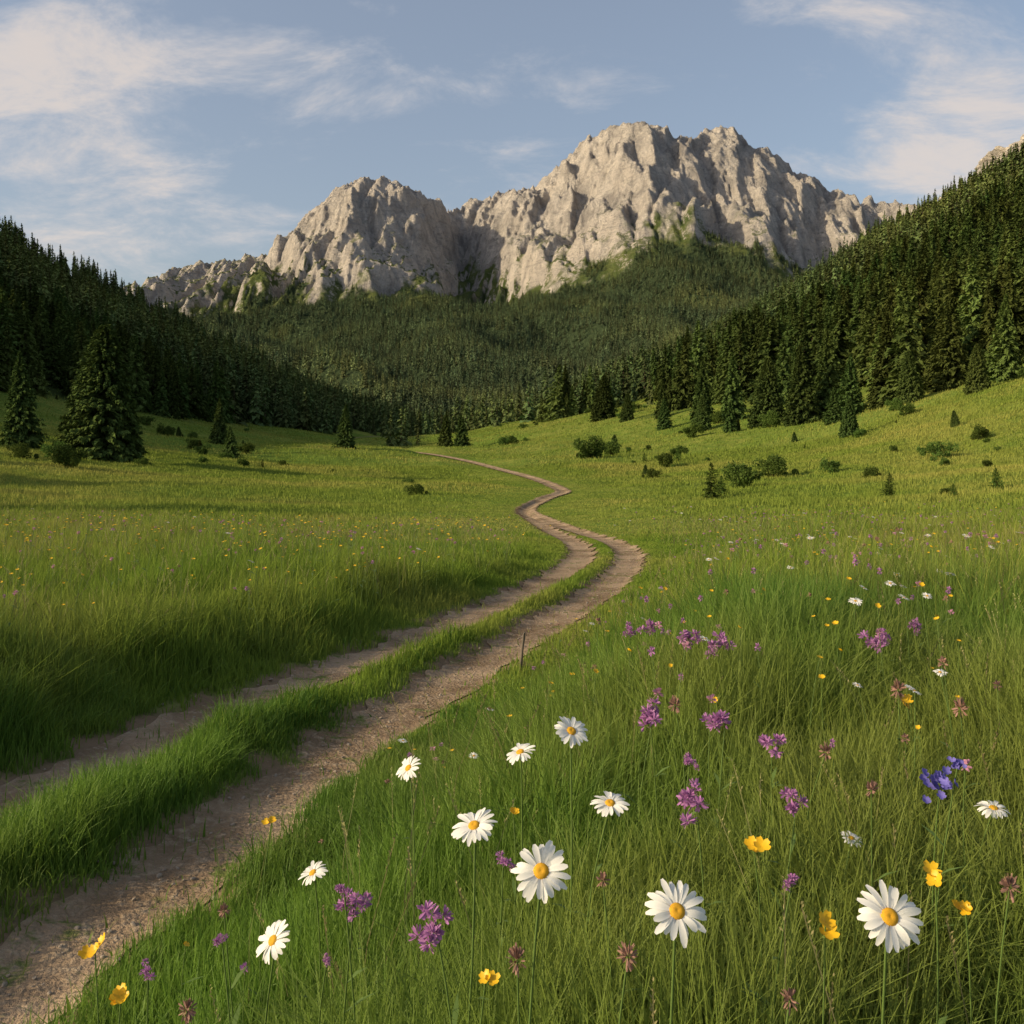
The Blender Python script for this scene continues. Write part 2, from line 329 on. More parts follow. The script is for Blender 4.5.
# ------------------------------------------------------------ instancing
def lib(name,meshes):
    col=bpy.data.collections.new(name)
    for i,me in enumerate(meshes):
        col.objects.link(bpy.data.objects.new('%s_part_%d'%(name,i),me))
    return col
def scatter(name,col,nvar,pts,rotz,tilt,scl):
    n=len(pts)
    if n==0: return
    me=bpy.data.meshes.new(name); me.vertices.add(n); me.vertices.foreach_set('co',np.asarray(pts,np.float32).ravel())
    a=me.attributes.new('rot','FLOAT_VECTOR','POINT'); a.data.foreach_set('vector',np.stack([tilt*rng.normal(size=n),tilt*rng.normal(size=n),rotz],-1).astype(np.float32).ravel())
    a=me.attributes.new('scl','FLOAT_VECTOR','POINT'); a.data.foreach_set('vector',np.asarray(scl,np.float32).ravel())
    a=me.attributes.new('vid','INT','POINT'); a.data.foreach_set('value',rng.integers(0,nvar,n).astype(np.int32))
    ob=link(name,me)
    ng=bpy.data.node_groups.new(name+'_scatter','GeometryNodeTree')
    ng.interface.new_socket('Geometry',in_out='INPUT',socket_type='NodeSocketGeometry'); ng.interface.new_socket('Geometry',in_out='OUTPUT',socket_type='NodeSocketGeometry')
    N=ng.nodes; gi=N.new('NodeGroupInput'); go=N.new('NodeGroupOutput'); ip=N.new('GeometryNodeInstanceOnPoints'); ci=N.new('GeometryNodeCollectionInfo')
    ci.inputs['Collection'].default_value=col; ci.inputs['Separate Children'].default_value=True; ci.inputs['Reset Children'].default_value=True
    ip.inputs['Pick Instance'].default_value=True
    def na_(nm,dt):
        q=N.new('GeometryNodeInputNamedAttribute'); q.data_type=dt; q.inputs['Name'].default_value=nm
        return [o for o in q.outputs if o.enabled and o.name=='Attribute'][0]
    lk=ng.links.new
    lk(gi.outputs[0],ip.inputs['Points']); lk(ci.outputs[0],ip.inputs['Instance']); lk(na_('vid','INT'),ip.inputs['Instance Index'])
    lk(na_('rot','FLOAT_VECTOR'),ip.inputs['Rotation']); lk(na_('scl','FLOAT_VECTOR'),ip.inputs['Scale']); lk(ip.outputs[0],go.inputs[0])
    md=ob.modifiers.new('scatter','NODES'); md.node_group=ng
    return ob
# ------------------------------------------------------------ grass: real blades
def blades(name,x,y,H,W,levels,mat,lean=.5):
    n=len(x); lv=np.array(levels,np.float32); k=len(lv); z=terrain(x,y)
    wa=2.2*fbm(x/.45,y/.45,2,901)+.8
    la=wa+rng.normal(size=n)*1.7; ln=lean*H*(.12+rng.random(n)**1.6)*(1+.5*perlin(x/.6,y/.6,911)); fa=rng.random(n)*np.pi
    t=lv[None,:]; cv=t**2
    cx=x[:,None]+(np.cos(la)*ln)[:,None]*cv; cy=y[:,None]+(np.sin(la)*ln)[:,None]*cv
    cz=z[:,None]+H[:,None]*(t-.25*(ln/H)[:,None]*t**3)-(.03*H)[:,None]
    w2=(W*.5)[:,None]*np.clip(1-t**1.8,0,1)
    bvv=np.clip(rng.random(n)*.65+.5*(.35+fbm(x/1.4,y/1.4,3,905)),0,1)
    if k==2:
        tx=np.cos(fa)*W*.5; ty=np.sin(fa)*W*.5
        V=np.stack([np.stack([cx[:,0]-tx,cy[:,0]-ty,cz[:,0]],-1),np.stack([cx[:,0]+tx,cy[:,0]+ty,cz[:,0]],-1),np.stack([cx[:,1],cy[:,1],cz[:,1]],-1)],1).reshape(-1,3)
        return link(name,mesh_np(name,V,np.arange(3*n).reshape(-1,3),[mat],attrs={'bv':np.repeat(bvv,3)}))
    w2=np.maximum(w2,.0004)
    tx=np.cos(fa)[:,None]*w2; ty=np.sin(fa)[:,None]*w2
    V=np.stack([np.stack([cx-tx,cy-ty,cz],-1),np.stack([cx+tx,cy+ty,cz],-1)],2).reshape(-1,3).astype(np.float32)
    base=(np.arange(n)*2*k)[:,None]+(np.arange(k-1)*2)[None,:]
    F=np.stack([base,base+1,base+3,base+2],-1).reshape(-1,4)
    return link(name,mesh_np(name,V,F,[mat],attrs={'bv':np.repeat(bvv,2*k)},smooth=False))
def grass_field(name,n,y0,y1,tr,hf,wf,levels,mat,pw=1.0,lean=.5,clump=False):
    y=y0+(y1-y0)*rng.random(n)**pw; x=(rng.random(n)*2-1)*tr*(y+1.2)
    a,b=dRut(x,y); d=np.minimum(a,b)+.13*fbm(x/.35,y/.35,2,61); d=d-.2*sst(35,60,y)
    keep=rng.random(n)<sst(.20,.42,d)*.985+.015
    fm,fl2=forestmask(x,y); keep&=rng.random(n)>np.maximum(fm,fl2)*.8
    if clump: keep&=(fbm(x/.5,y/.7,3,933)>.16)&(d>.6)
    x=x[keep]; y=y[keep]; d=d[keep]; xr=xR(y); xl=xL(y)
    mid=(x<xr)&(x>xl); rightside=x>=xr
    lat=np.minimum(np.abs(x-xr),np.abs(x-xl))
    hk=np.where(mid,.20+.30*sst(.3,.55,d),np.where(rightside,.20+.80*sst(.3,1.7,d),.30+.70*sst(.3,1.0,d)))
    hk=hk*np.where(y>11,1-(1-sst(2,9,lat))*.72*sst(11,22,y),1)
    hk=hk*(1+.45*fbm(x/1.6,y/1.6,2,88)+.35*perlin(x/.5,y/.5,89))
    k=len(x); H=np.clip(hf(y)*hk*(.4+.85*rng.random(k)),.03,2); W=wf(y)*(.6+.8*rng.random(k))*np.where(H<.12,.8,1)
    blades(name,x,y,H,W,levels,mat,lean)
grass_field('meadow_grass',330000,.45,6.4,.85,lambda y:np.interp(y,[0,1.2,3],[.33,.38,.42]),lambda y:np.interp(y,[1,6],[.0048,.0070]),(0,.38,.72,1),M_grass,pw=.72,lean=.75)
grass_field('broadleaf_grass',34000,.6,9,.80,lambda y:.34+0*y,lambda y:.0125+0*y,(0,.3,.65,1),M_grass,pw=.8,lean=1.0)
grass_field('meadow_grass',560000,5.6,27,.70,lambda y:np.interp(y,[5,12,27],[.36,.29,.26]),lambda y:np.interp(y,[5,27],[.0085,.02]),(0,.5,1),M_grassmid,pw=1.0,lean=.65)
grass_field('tall_grass_clumps',150000,5.0,30,.68,lambda y:np.interp(y,[5,12,30],[.56,.50,.44]),lambda y:np.interp(y,[5,27],[.009,.02]),(0,.5,1),M_grassmid,pw=.9,lean=.6,clump=True)
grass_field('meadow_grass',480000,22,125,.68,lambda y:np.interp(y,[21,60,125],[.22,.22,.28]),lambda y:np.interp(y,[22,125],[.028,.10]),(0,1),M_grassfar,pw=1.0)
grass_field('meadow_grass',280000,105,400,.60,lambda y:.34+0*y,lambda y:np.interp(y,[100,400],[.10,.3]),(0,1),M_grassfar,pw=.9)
def stalks(seed,n=4,rad=.2):
    r=np.random.default_rng(seed); V2=[];F2=[];o=0
    for j in range(n):
        a=r.random()*6.28; q=rad*math.sqrt(r.random()); hgt=.42+.16*r.random(); lx=r.normal()*.07; ly=r.normal()*.07
        def P_(t): return np.array([q*math.cos(a)+lx*t*t,q*math.sin(a)+ly*t*t,hgt*t])
        wv=np.array([.0009,0,0])
        for t0,t1 in ((0,.5),(.5,.97)):
            V2+= [P_(t0)-wv,P_(t0)+wv,P_(t1)+wv,P_(t1)-wv]; F2.append([o,o+1,o+2,o+3]); o+=4
        for e in range(16):
            t=.84+.16*e/16; c=P_(t); d=r.normal(size=3); d[2]=abs(d[2])+1; d/=np.linalg.norm(d); sd=np.cross(d,r.normal(size=3)); sd/=np.linalg.norm(sd)
            l=.012*(1-.4*e/16); V2+=[c,c+d*l*.5+sd*.002,c+d*l,c+d*l*.5-sd*.002]; F2.append([o,o+1,o+2,o+3]); o+=4
    return mesh_np('grass_stalk',np.array(V2),np.array(F2),[M_straw],attrs={'bv':r.random(len(V2))})
cst=lib('grass_stalk',[stalks(700+i) for i in range(5)])
n=1900; y=1.2+28*rng.random(n)**.9; x=(rng.random(n)*2-1)*.66*(y+.8); a,b=dRut(x,y); k=(np.minimum(a,b)>1.0)&((x>xR(y))|(x<xL(y)))&(rng.random(n)<np.interp(y,[1,6],[.25,.9])); x=x[k];y=y[k]
q=.75+.4*rng.random(len(x)); q2=q*np.interp(y,[1,5,25],[.9,1.2,2.4]); scatter('seeding_grass',cst,5,np.stack([x,y,terrain(x,y)],-1),rng.random(len(x))*6.28,.06,np.stack([q2,q2,q*.97],-1))
print('grass',time.time()-T0)
# ------------------------------------------------------------ conifers
def conifer(seed,H,Rd,nb,nc,size,mat,skirt=.04,fat=.8,cross=2,steep=0.0,var=.6):
    r=np.random.default_rng(seed); i=np.arange(nb)
    hf=skirt+(1-skirt)*((i+r.random(nb)*.8)/nb)**1.15; hf=np.clip(hf,0,.985); az=i*2.39996+r.normal(size=nb)*.35
    asym=1+.18*np.sin(az+r.random()*6)+.1*np.sin(az*2+r.random()*6)
    Lb=Rd*(1-hf)**fat*(1-.5*var*.9+var*r.random(nb)-.11)*asym+.012*H*(1-hf)+.006*H
    Lb*=np.where(hf<skirt+.06,.8,1)
    sN=(np.arange(nc)[None,:]+r.random((nb,nc)))/nc; sN=.12+.88*sN
    ox=np.cos(az)[:,None]; oy=np.sin(az)[:,None]
    up_=np.interp(hf,[0,.5,1],[-.42,-.22,.25])[:,None]
    px=ox*Lb[:,None]*sN; py=oy*Lb[:,None]*sN; pz=hf[:,None]*H+Lb[:,None]*(up_*sN+.12*sN**2)
    jit=.16*size; px=px+r.normal(size=px.shape)*jit*1.6*(1-hf[:,None]); py=py+r.normal(size=py.shape)*jit*1.6*(1-hf[:,None]); pz=pz+r.normal(size=pz.shape)*jit
    P=np.stack([px,py,pz],-1).reshape(-1,3); n=len(P)
    out=np.stack([np.repeat(np.cos(az),nc),np.repeat(np.sin(az),nc),np.repeat(up_[:,0]-steep,nc)],-1)
    fade=np.repeat(.32+.68*(1-hf),nc)*size
    tris=[]; js=.55 if steep==0 else .38
    for c in range(cross):
        d=out+r.normal(size=(n,3))*np.array([js,js,.3]); d/=np.linalg.norm(d,axis=1,keepdims=True)
        sd=np.cross(d,r.normal(size=(n,3))*.4+np.array([0,0,1.0])); sd/=np.linalg.norm(sd,axis=1,keepdims=True)
        l=(fade*(.7+.6*r.random(n)))[:,None]; w=l*.36
        tris.append(np.stack([P-d*l*.35-sd*w,P-d*l*.35+sd*w,P+d*l*.75],1))
    sp=[]
    for c in range(3):
        a=c*2.1; e=np.array([math.cos(a),math.sin(a),0])*.011*H; sp.append(np.array([[-e[0],-e[1],.90*H],[e[0],e[1],.90*H],[0,0,1.02*H]]))
    tris.append(np.array(sp))
    T=np.concatenate(tris).reshape(-1,3); nt_=len(T)//3; Ft=np.arange(len(T)).reshape(-1,3); bv=np.repeat(r.random(nt_),3)
    k=6; zz=[-.03*H,.15*H,.6*H,.99*H]; rad=[.018*H,.013*H,.006*H,.001*H]; TV=[]
    for z_,q in zip(zz,rad):
        for j in range(k): TV.append((q*math.cos(j*6.2832/k),q*math.sin(j*6.2832/k),z_))
    TF=[]
    for a_ in range(3):
        for j in range(k):
            p=a_*k+j; q=a_*k+(j+1)%k; TF+=[(p,q,q+k),(p,q+k,p+k)]
    V=np.concatenate([T,np.array(TV)]); Fa=np.concatenate([Ft,np.array(TF)+len(T)]); bv=np.concatenate([bv,np.full(len(TV),.5)])
    mi=np.concatenate([np.zeros(len(Ft),int),np.ones(len(TF),int)])
    return mesh_np('spruce',V,Fa,[mat,M_bark],mi,{'bv':bv})
hero=[conifer(200,1,.25,300,20,.055,M_conif,skirt=.02,fat=.85,steep=.35,var=.45),conifer(201,1,.21,280,20,.055,M_conif,skirt=.02,fat=.95,steep=.35,var=.45),conifer(202,1,.345,760,30,.048,M_conif,skirt=.01,fat=.60,steep=.35,var=.32),
      conifer(203,1,.42,95,16,.075,M_shrub,skirt=.03,fat=.8,steep=0,var=.9),conifer(204,1,.36,80,16,.08,M_shrub,skirt=.03,fat=.75,steep=0,var=.95)]
midt=[conifer(220+i,1,[.22,.17,.25,.15][i],110,7,.085,M_conif,fat=.95,steep=.5) for i in range(4)]
fart=[conifer(240+i,1,[.17,.135,.20,.12][i],46,3,.13,M_coniffar_haze,cross=1,fat=1.05,steep=.8) for i in range(4)]
mtt=[conifer(260+i,1,[.17,.135,.20][i],40,3,.14,M_conifmt_haze,cross=1,fat=1.05,steep=.8) for i in range(3)]
cm=lib('spruce_mid',midt); cf=lib('spruce_distant',fart); cmt=lib('spruce_mountain',mtt)
def place_forest(name,col,nv,x,y,z,hgt,wf=1.0):
    k=len(x); hs=hgt*(.42+.9*rng.random(k)); ws=hs*wf*(.85+.4*rng.random(k))
    scatter(name,col,nv,np.stack([x,y,z-.3],-1),rng.random(k)*6.28,.025,np.stack([ws,ws,hs],-1))
n=23000; y=110*(1060/110)**rng.random(n); x=-30+ (rng.random(n)*(.70*y+70)); r_,l_=forestmask(x,y)
op=fbm(x/45,y/60,3,300); zt=terrain(x,y); hi_=sst(150,230,zt)*sst(.34,.42,x/y)
k=(rng.random(n)<r_*(.06+.94*sst(-.32+.35*hi_,.08+.45*hi_,op)))&(rng.random(n)<np.clip((y/440)**1.1,.15,1))
for (cx,cy,q) in crags: k&=~((np.abs(x/y-cx/cy)*cy<q*1.2)&(y<cy+12)&(y>cy-q*3.2)&(rng.random(n)<.93))
x=x[k];y=y[k]; z=zt[k]
nb=y<320
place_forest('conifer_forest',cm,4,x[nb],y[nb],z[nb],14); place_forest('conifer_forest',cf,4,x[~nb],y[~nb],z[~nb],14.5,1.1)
n=19000; y=55*(950/55)**rng.random(n); x=-(rng.random(n)*(.70*y+70)); r_,l_=forestmask(x,y)
k=(rng.random(n)<l_)&(rng.random(n)<np.clip((y/400)**1.1,.06,1))&(y>90); x=x[k];y=y[k]; z=terrain(x,y)
nb=y<300
place_forest('conifer_forest',cm,4,x[nb],y[nb],z[nb],13); place_forest('conifer_forest',cf,4,x[~nb],y[~nb],z[~nb],15,1.1)
n=100000; y=np.sqrt(rng.random(n)*(3200**2-960**2)+960**2); x=(-.38+rng.random(n)*.76)*y; z,fo=mount_z(x,y); z=np.where(y<1350,np.maximum(z,terrain(x,y)),z)
opn=fbm(x/120,y/200,3,350)
k=(rng.random(n)<fo*.66*(.40+.60*sst(-.5,-.12,opn))); x=x[k];y=y[k];z=z[k]; place_forest('mountain_forest',cmt,3,x,y,z,19,1.1)
n=4200; y=270+790*rng.random(n)**.8; x=(rng.random(n)*2-1)*.26*y-.03*y; k=(rng.random(n)<sst(-.1,.3,fbm(x/50,y/70,3,330)+ (y-430)/500)); x=x[k];y=y[k];z=terrain(x,y)
place_forest('valley_forest',cf,4,x,y,z,12,1.15)
trees=[(-37.5,92,12.6,2,.97),(-46,93,9.0,0,.85),(-55,102,9.5,0,.8),(-52,88,10,1,.9),(-27.5,165,7.5,0,1),(22,236,10.5,2,.85),(-11,215,7.5,0,1.1),(-15,228,9,1,1.1),(-30,178,6,1,1.1),(-44,150,7,0,1),
(44,152,12,0,.95),(49,155,14,0,.9),(42,163,11,2,.8),(39,176,12,0,.9),(36,188,12,1,1),(55,146,14,1,1),(48,141,9,0,1),(53,133,7,2,.8),(60,136,13,0,.95),(63,127,11,1,1.05),(57,122,6,2,.8),(40,118,4.6,2,.85),(35,160,5,0,1.1),(33,172,6,2,.85),(29,190,6,0,1.1),(31,205,8,1,1.1),(25,215,6,2,.8),(66,118,9,0,1),(70,112,12,1,1),(44,136,5,0,1.1),
(18.2,48,1.3,3,1),(11.6,58,2.1,4,1),(12.6,60,1.2,3,1.1),(19.5,44,.6,3,1.2),(-34,120,4,0,1.2),(24.3,50,1.1,3,1.1)]
for (x,y,hg,v,wf) in trees:
    z=float(terrain(x,y)); link('spruce_tree',hero[v],(x,y,z-.02*hg),(0,0,random.random()*6.28),(hg*wf,hg*wf,hg))
# spruces west of the frame; they throw the long shadow bands over the left meadow
for (x,y,hg,v) in [(-62,36,14,0),(-72,46,14,1),(-68,62,14,0),(-80,70,15,1),(-38,34,12,0),(-44,45,13,0),(-41,27,10,1),(-56,54,14,2)]:
    z=float(terrain(x,y)); link('spruce_tree',hero[v],(x,y,z-.2),(0,0,random.random()*6.28),(hg*.85,hg*.85,hg))
def shrub(seed,n=2600):
    r=np.random.default_rng(seed); cl=r.normal(size=(16,3))*np.array([.30,.30,.2])+np.array([0,0,.48]); cr=.14+.14*r.random(16)
    w=r.integers(0,16,n); d=r.normal(size=(n,3)); d/=np.linalg.norm(d,axis=1,keepdims=True); P=cl[w]+d*cr[w][:,None]*(.6+.5*r.random(n))[:,None]; P[:,2]=np.abs(P[:,2])
    a=r.normal(size=(n,3)); a/=np.linalg.norm(a,axis=1,keepdims=True); b=np.cross(a,r.normal(size=(n,3))); b/=np.linalg.norm(b,axis=1,keepdims=True)
    l=.035+.03*r.random(n)[:,None]; T=np.stack([P-a*l,P+b*l*.5,P+a*l,P-b*l*.5],1).reshape(-1,3)
    F=np.arange(len(T)).reshape(-1,4); bv=np.repeat(r.random(n),4)
    SV=[];SF=[];o=len(T)
    for c in cl:
        e=np.array([.012,0,0]); SV+=[-e,e,c+e*.4,c-e*.4]; SF.append([o,o+1,o+2,o+3]); o+=4
    return mesh_np('shrub',np.concatenate([T,np.array(SV)]),np.concatenate([F,np.array(SF)]),[M_shrub,M_bark],np.concatenate([np.zeros(len(F),int),np.ones(16,int)]),{'bv':np.concatenate([bv,np.full(64,.5)])})
sh=[shrub(400+i) for i in range(4)]
for (x,y,q) in [(15.2,66,2.1),(-33,74,1.9),(-6.0,62,.8),(21,80,1.9),(20,46,.5),(26,72,1.0),(13,92,1.0),(-8,78,.6)]:
    z=float(terrain(x,y)); link('shrub',sh[random.randrange(4)],(x,y,z-.05),(0,0,random.random()*6.28),(q,q,q*.95))
cs=lib('shrub_small',sh+[hero[2],hero[3]])
n=2600; y=68*(420/68)**rng.random(n); x=(rng.random(n)*2-1)*.62*y; d=np.abs(x-xR(y)); k=(d>7)&(rng.random(n)<(.04+.75*sst(.15,.5,fbm(x/22,y/32,2,410)))*sst(5,45,d)*np.where(x<0,.45,1)*np.interp(y,[68,120],[.3,1])); x=x[k];y=y[k]
q=.45+1.3*rng.random(len(x))**2+ 1.8*rng.random(len(x))*(y>130); scatter('hillside_shrubs',cs,6,np.stack([x,y,terrain(x,y)-.05],-1),rng.random(len(x))*6.28,.05,np.stack([q,q,q*1.05],-1))
# ------------------------------------------------------------ flowers
class MB:
    def __init__(s): s.V=[];s.F=[];s.M=[]
    def grid(s,rows,m):
        o=len(s.V); k=len(rows[0])
        for r_ in rows: s.V+=list(r_)
        for i in range(len(rows)-1):
            for j in range(k-1):
                p=o+i*k+j; s.F.append((p,p+1,p+k+1,p+k)); s.M.append(m)
    def mesh(s,name,mats):
        return mesh_np(name,np.array(s.V),np.array(s.F),mats,s.M,{'bv':np.random.default_rng(len(s.V)).random(len(s.V))},smooth=True)
def basis(n):
    n=np.array(n,float); n/=np.linalg.norm(n); a=np.cross(n,[0,0,1.]) if abs(n[2])<.95 else np.array([1.,0,0]); a/=np.linalg.norm(a); return a,np.cross(n,a),n
def stem(mb,p0,p1,r,m,bend=.03,rnd=random,leaves=3):
    p0=np.array(p0,float);p1=np.array(p1,float); bx=np.array([rnd.uniform(-1,1)*bend,rnd.uniform(-1,1)*bend,0]); rows=[]
    f=lambda t:p0+(p1-p0)*t+bx*math.sin(math.pi*t)
    for t in np.linspace(0,1,7):
        c=f(t); q=r*(1.2-.3*t); rows.append([c+np.array([q*math.cos(a),q*math.sin(a),0]) for a in np.linspace(0,2*math.pi,7)])
    mb.grid(rows,m)
    for i in range(leaves):
        t=rnd.uniform(.15,.75); c=f(t); a=rnd.uniform(0,6.28); l=rnd.uniform(.03,.06); d=np.array([math.cos(a),math.sin(a),.7]); sd=np.array([-math.sin(a),math.cos(a),0])*.005
        mb.grid([[c-sd*.3,c+sd*.3],[c+d*l*.5-sd,c+d*l*.5+sd],[c+d*l-sd*.1+np.array([0,0,-.01]),c+d*l+sd*.1+np.array([0,0,-.01])]],m)
def daisy_head(mb,c,nrm,R_,rnd,m0=0,seg=5):
    a,b,n=basis(nrm); c=np.array(c,float); npet=rnd.randint(18,22)
    for i in range(npet):
        th=6.2832*(i+rnd.uniform(-.28,.28))/npet; d=math.cos(th)*a+math.sin(th)*b; sd=-math.sin(th)*a+math.cos(th)*b
        l=R_*rnd.uniform(.82,1.07); w=R_*.083*rnd.uniform(.85,1.15); dr=rnd.uniform(-.04,.28); lay=(i%2)*.0012; tw=rnd.uniform(-.4,.4); rows=[]
        for j in range(seg+1):
            t=j/seg; q=R_*.25+(l-R_*.25)*t; ww=w*(.45+.9*math.sin(math.pi*min(t*.62+.12,1)) )*(1 if t<.98 else .5); zz=R_*(.07*math.sin(t*2.5)-dr*t*t)+lay
            rows.append([c+d*q+sd*ww*k_+n*(zz+(abs(k_)*.25*w)+tw*ww*k_) for k_ in (-1,0,1)])
        mb.grid(rows,m0)
    rows=[]; rd=R_*.27
    for j in range(7):
        ph=j/6*math.pi/2; rows.append([c+rd*math.cos(ph)*(math.cos(t)*a+math.sin(t)*b)+n*(rd*.55*math.sin(ph)-(.18*rd*max(0,1-(math.cos(ph)*2.2)) )) for t in np.linspace(0,6.2832,17)])
    mb.grid(rows,m0+1)
    rows=[]
    for j,(rq,zq) in enumerate(((.30,-.005),(.26,-.09),(.12,-.17),(.03,-.2))):
        rows.append([c+R_*rq*(math.cos(t)*a+math.sin(t)*b)+n*R_*zq for t in np.linspace(0,6.2832,9)])
    mb.grid(rows,m0+2)
def tuftflower(mb,c,R_,rnd,m,np_=90,elong=1.0,wid=.16):
    c=np.array(c,float)
    for i in range(np_):
        d=np.array([rnd.gauss(0,1),rnd.gauss(0,1),rnd.gauss(.35,.8)*elong]); d/=np.linalg.norm(d); sd=np.cross(d,[rnd.gauss(0,1) for _ in range(3)]); sd/=np.linalg.norm(sd)
        q0=R_*rnd.uniform(.1,.5); q1=R_*rnd.uniform(.75,1.1); e=np.array([1,1,elong]); w=R_*wid*rnd.uniform(.6,1.2)
        mb.grid([[c+d*e*q0-sd*w*.4,c+d*e*q0+sd*w*.4],[c+d*e*(q0+q1)/2-sd*w,c+d*e*(q0+q1)/2+sd*w],[c+d*e*q1-sd*w*.5,c+d*e*q1+sd*w*.5]],m)
def cup(mb,c,nrm,R_,rnd,m,n=5,open_=.3):
    a,b,nn=basis(nrm); c=np.array(c,float)
    for i in range(n):
        th=6.2832*(i+rnd.uniform(-.12,.12))/n; d=math.cos(th)*a+math.sin(th)*b; sd=-math.sin(th)*a+math.cos(th)*b; rows=[]; l=R_*rnd.uniform(.85,1.1)
        for t in (0,.3,.6,.85,1): 
            w=R_*(.06+.36*math.sin(math.pi*min(.05+t*.75,1))); rows.append([c+d*l*t+sd*w*k_+nn*R_*(open_*t**1.5+.14*abs(k_)*t) for k_ in (-1,0,1)])
        mb.grid(rows,m)
rnd=random.Random(11)
def hero_flower(kind,x,y,z,R_,nrm=(0,-.75,.65)):
    g=float(terrain(x,y)); mb=MB(); top=np.array([0,0,z-g]); base=np.array([rnd.uniform(-.05,.05),rnd.uniform(.0,.08),0.])
    if kind=='daisy':
        a_=np.array(nrm,float); a_/=np.linalg.norm(a_); daisy_head(mb,top,nrm,R_,rnd); stem(mb,base,top-a_*R_*.19,.0019,2,leaves=3,rnd=rnd); me=mb.mesh('daisy_flower',[M_petal,M_disc,M_stem]); nm='daisy_flower'
    elif kind=='purple':
        for q in range(rnd.randint(6,9)): tuftflower(mb,top+np.array([rnd.gauss(0,.42),rnd.gauss(0,.42),rnd.gauss(0,.36)])*R_,R_*.5,rnd,0,36,wid=.14)
        stem(mb,base,top,.0016,1,leaves=5,rnd=rnd); me=mb.mesh('purple_wildflower',[M_purple,M_stem]); nm='purple_wildflower'
    elif kind=='blue':
        for q in range(26): cup(mb,top+np.array([rnd.gauss(0,.38),rnd.gauss(0,.35),rnd.gauss(0,.34)])*R_,(rnd.gauss(0,.7),-.6,.7),R_*.28,rnd,0)
        stem(mb,base,top,.0016,1,rnd=rnd); me=mb.mesh('blue_wildflower',[M_blue,M_stem]); nm='blue_wildflower'
    elif kind=='yellow':
        for q in range(rnd.randint(2,4)): cup(mb,top+np.array([rnd.gauss(0,.8),rnd.gauss(0,.5),rnd.gauss(0,.5)])*R_*(q>0),(rnd.gauss(0,.4),-.5,.8),R_*.85,rnd,0)
        stem(mb,base,top,.0014,1,rnd=rnd); me=mb.mesh('buttercup_flower',[M_yellow,M_stem]); nm='buttercup_flower'
    else:
        tuftflower(mb,top,R_,rnd,0,60,elong=1.35,wid=.12); stem(mb,base,top,.0016,1,leaves=4,rnd=rnd); me=mb.mesh('seed_head_plant',[M_brown,M_stem]); nm='seed_head_plant'
    link(nm,me,(x,y,g))
D=[(.039,1.33,1.124,.040,(-.05,-.85,.55)),(.212,1.28,1.094,.040,(.1,-.75,.65)),(.455,1.2,1.125,.040,(.05,-.8,.6)),(-.061,1.6,1.08,.037,(-.2,-.45,.9)),(.119,2.0,1.115,.038,(.25,-.6,.75)),(.018,2.2,1.01,.036,(-.3,-.25,.9)),(.197,2.0,.97,.039,(0,-.4,.9)),(-.26,2.5,.876,.036,(-.5,-.5,.7)),(-.46,2.3,.70,.036,(-.4,-.35,.85)),(-.42,1.75,.82,.037,(-.55,-.6,.65)),(1.064,2.2,.886,.037,(.1,-.2,.95)),(.75,2.2,.82,.025,(.1,-.3,.9)),(1.29,3.0,1.0,.02,(0,-.3,.9)),(1.9,5,.98,.03,(0,-.3,.9)),(1.45,4.2,1.02,.03,(0,-.3,.9)),(2.4,6.2,.86,.035,(0,-.3,.9)),(3.0,7.0,.78,.035,(0,-.3,.9)),(2.1,7.5,.74,.03,(0,-.3,.9))]
for x,y,z,r_,nn in D: hero_flower('daisy',x,y,z,r_,nn)
for x,y,z,r_ in [(.368,2.0,.976,.038),(.602,2.1,.94,.032),(-.116,1.5,.973,.032),(-.27,1.7,.906,.026),(.361,2.6,.968,.042),(.557,2.6,.963,.042),(.653,2.5,.939,.036),(.775,3.8,.921,.055),(.70,3.9,.93,.045),(1.386,3.8,.936,.05),(1.46,3.9,.93,.03),(1.705,4.2,.915,.035),(-.017,1.9,.898,.018),(.45,1.6,.992,.016),(-.585,1.6,.851,.014),(.566,4.2,.906,.045),(.50,4.3,.88,.03),(-.316,1.7,.812,.01),(-.28,1.66,.95,.014),(-.51,1.75,.82,.013),(.42,2.35,.94,.018)]: hero_flower('purple',x,y,z,r_)
for x,y,z,r_ in [(.817,1.9,1.047,.033),(.86,1.92,1.075,.017)]: hero_flower('blue',x,y,z,r_)
for x,y,z,r_ in [(.425,1.35,1.047,.016),(.412,1.7,1.008,.017),(.638,1.5,1.037,.016),(.683,1.5,.996,.011),(-.037,1.4,.943,.012),(-.589,1.5,.859,.014),(-.754,1.8,.777,.016),(1.148,2.9,.942,.022),(.002,2.2,.88,.010),(-.627,2.6,.707,.013)]: hero_flower('yellow',x,y,z,r_)
for x,y,z,r_ in [(.007,1.35,.994,.016),(.157,1.35,1.0,.015),(.335,1.2,1.025,.012),(.722,2,.996,.016),(.757,2.4,.947,.018),(.155,1.7,.948,.012),(.442,2.7,.981,.02),(1.17,2.6,1.0,.022),(.75,1.5,1.025,.016),(1.125,2.9,.972,.025),(-.49,1.5,.84,.015),(-.55,1.9,.80,.012)]: hero_flower('brown',x,y,z,r_)
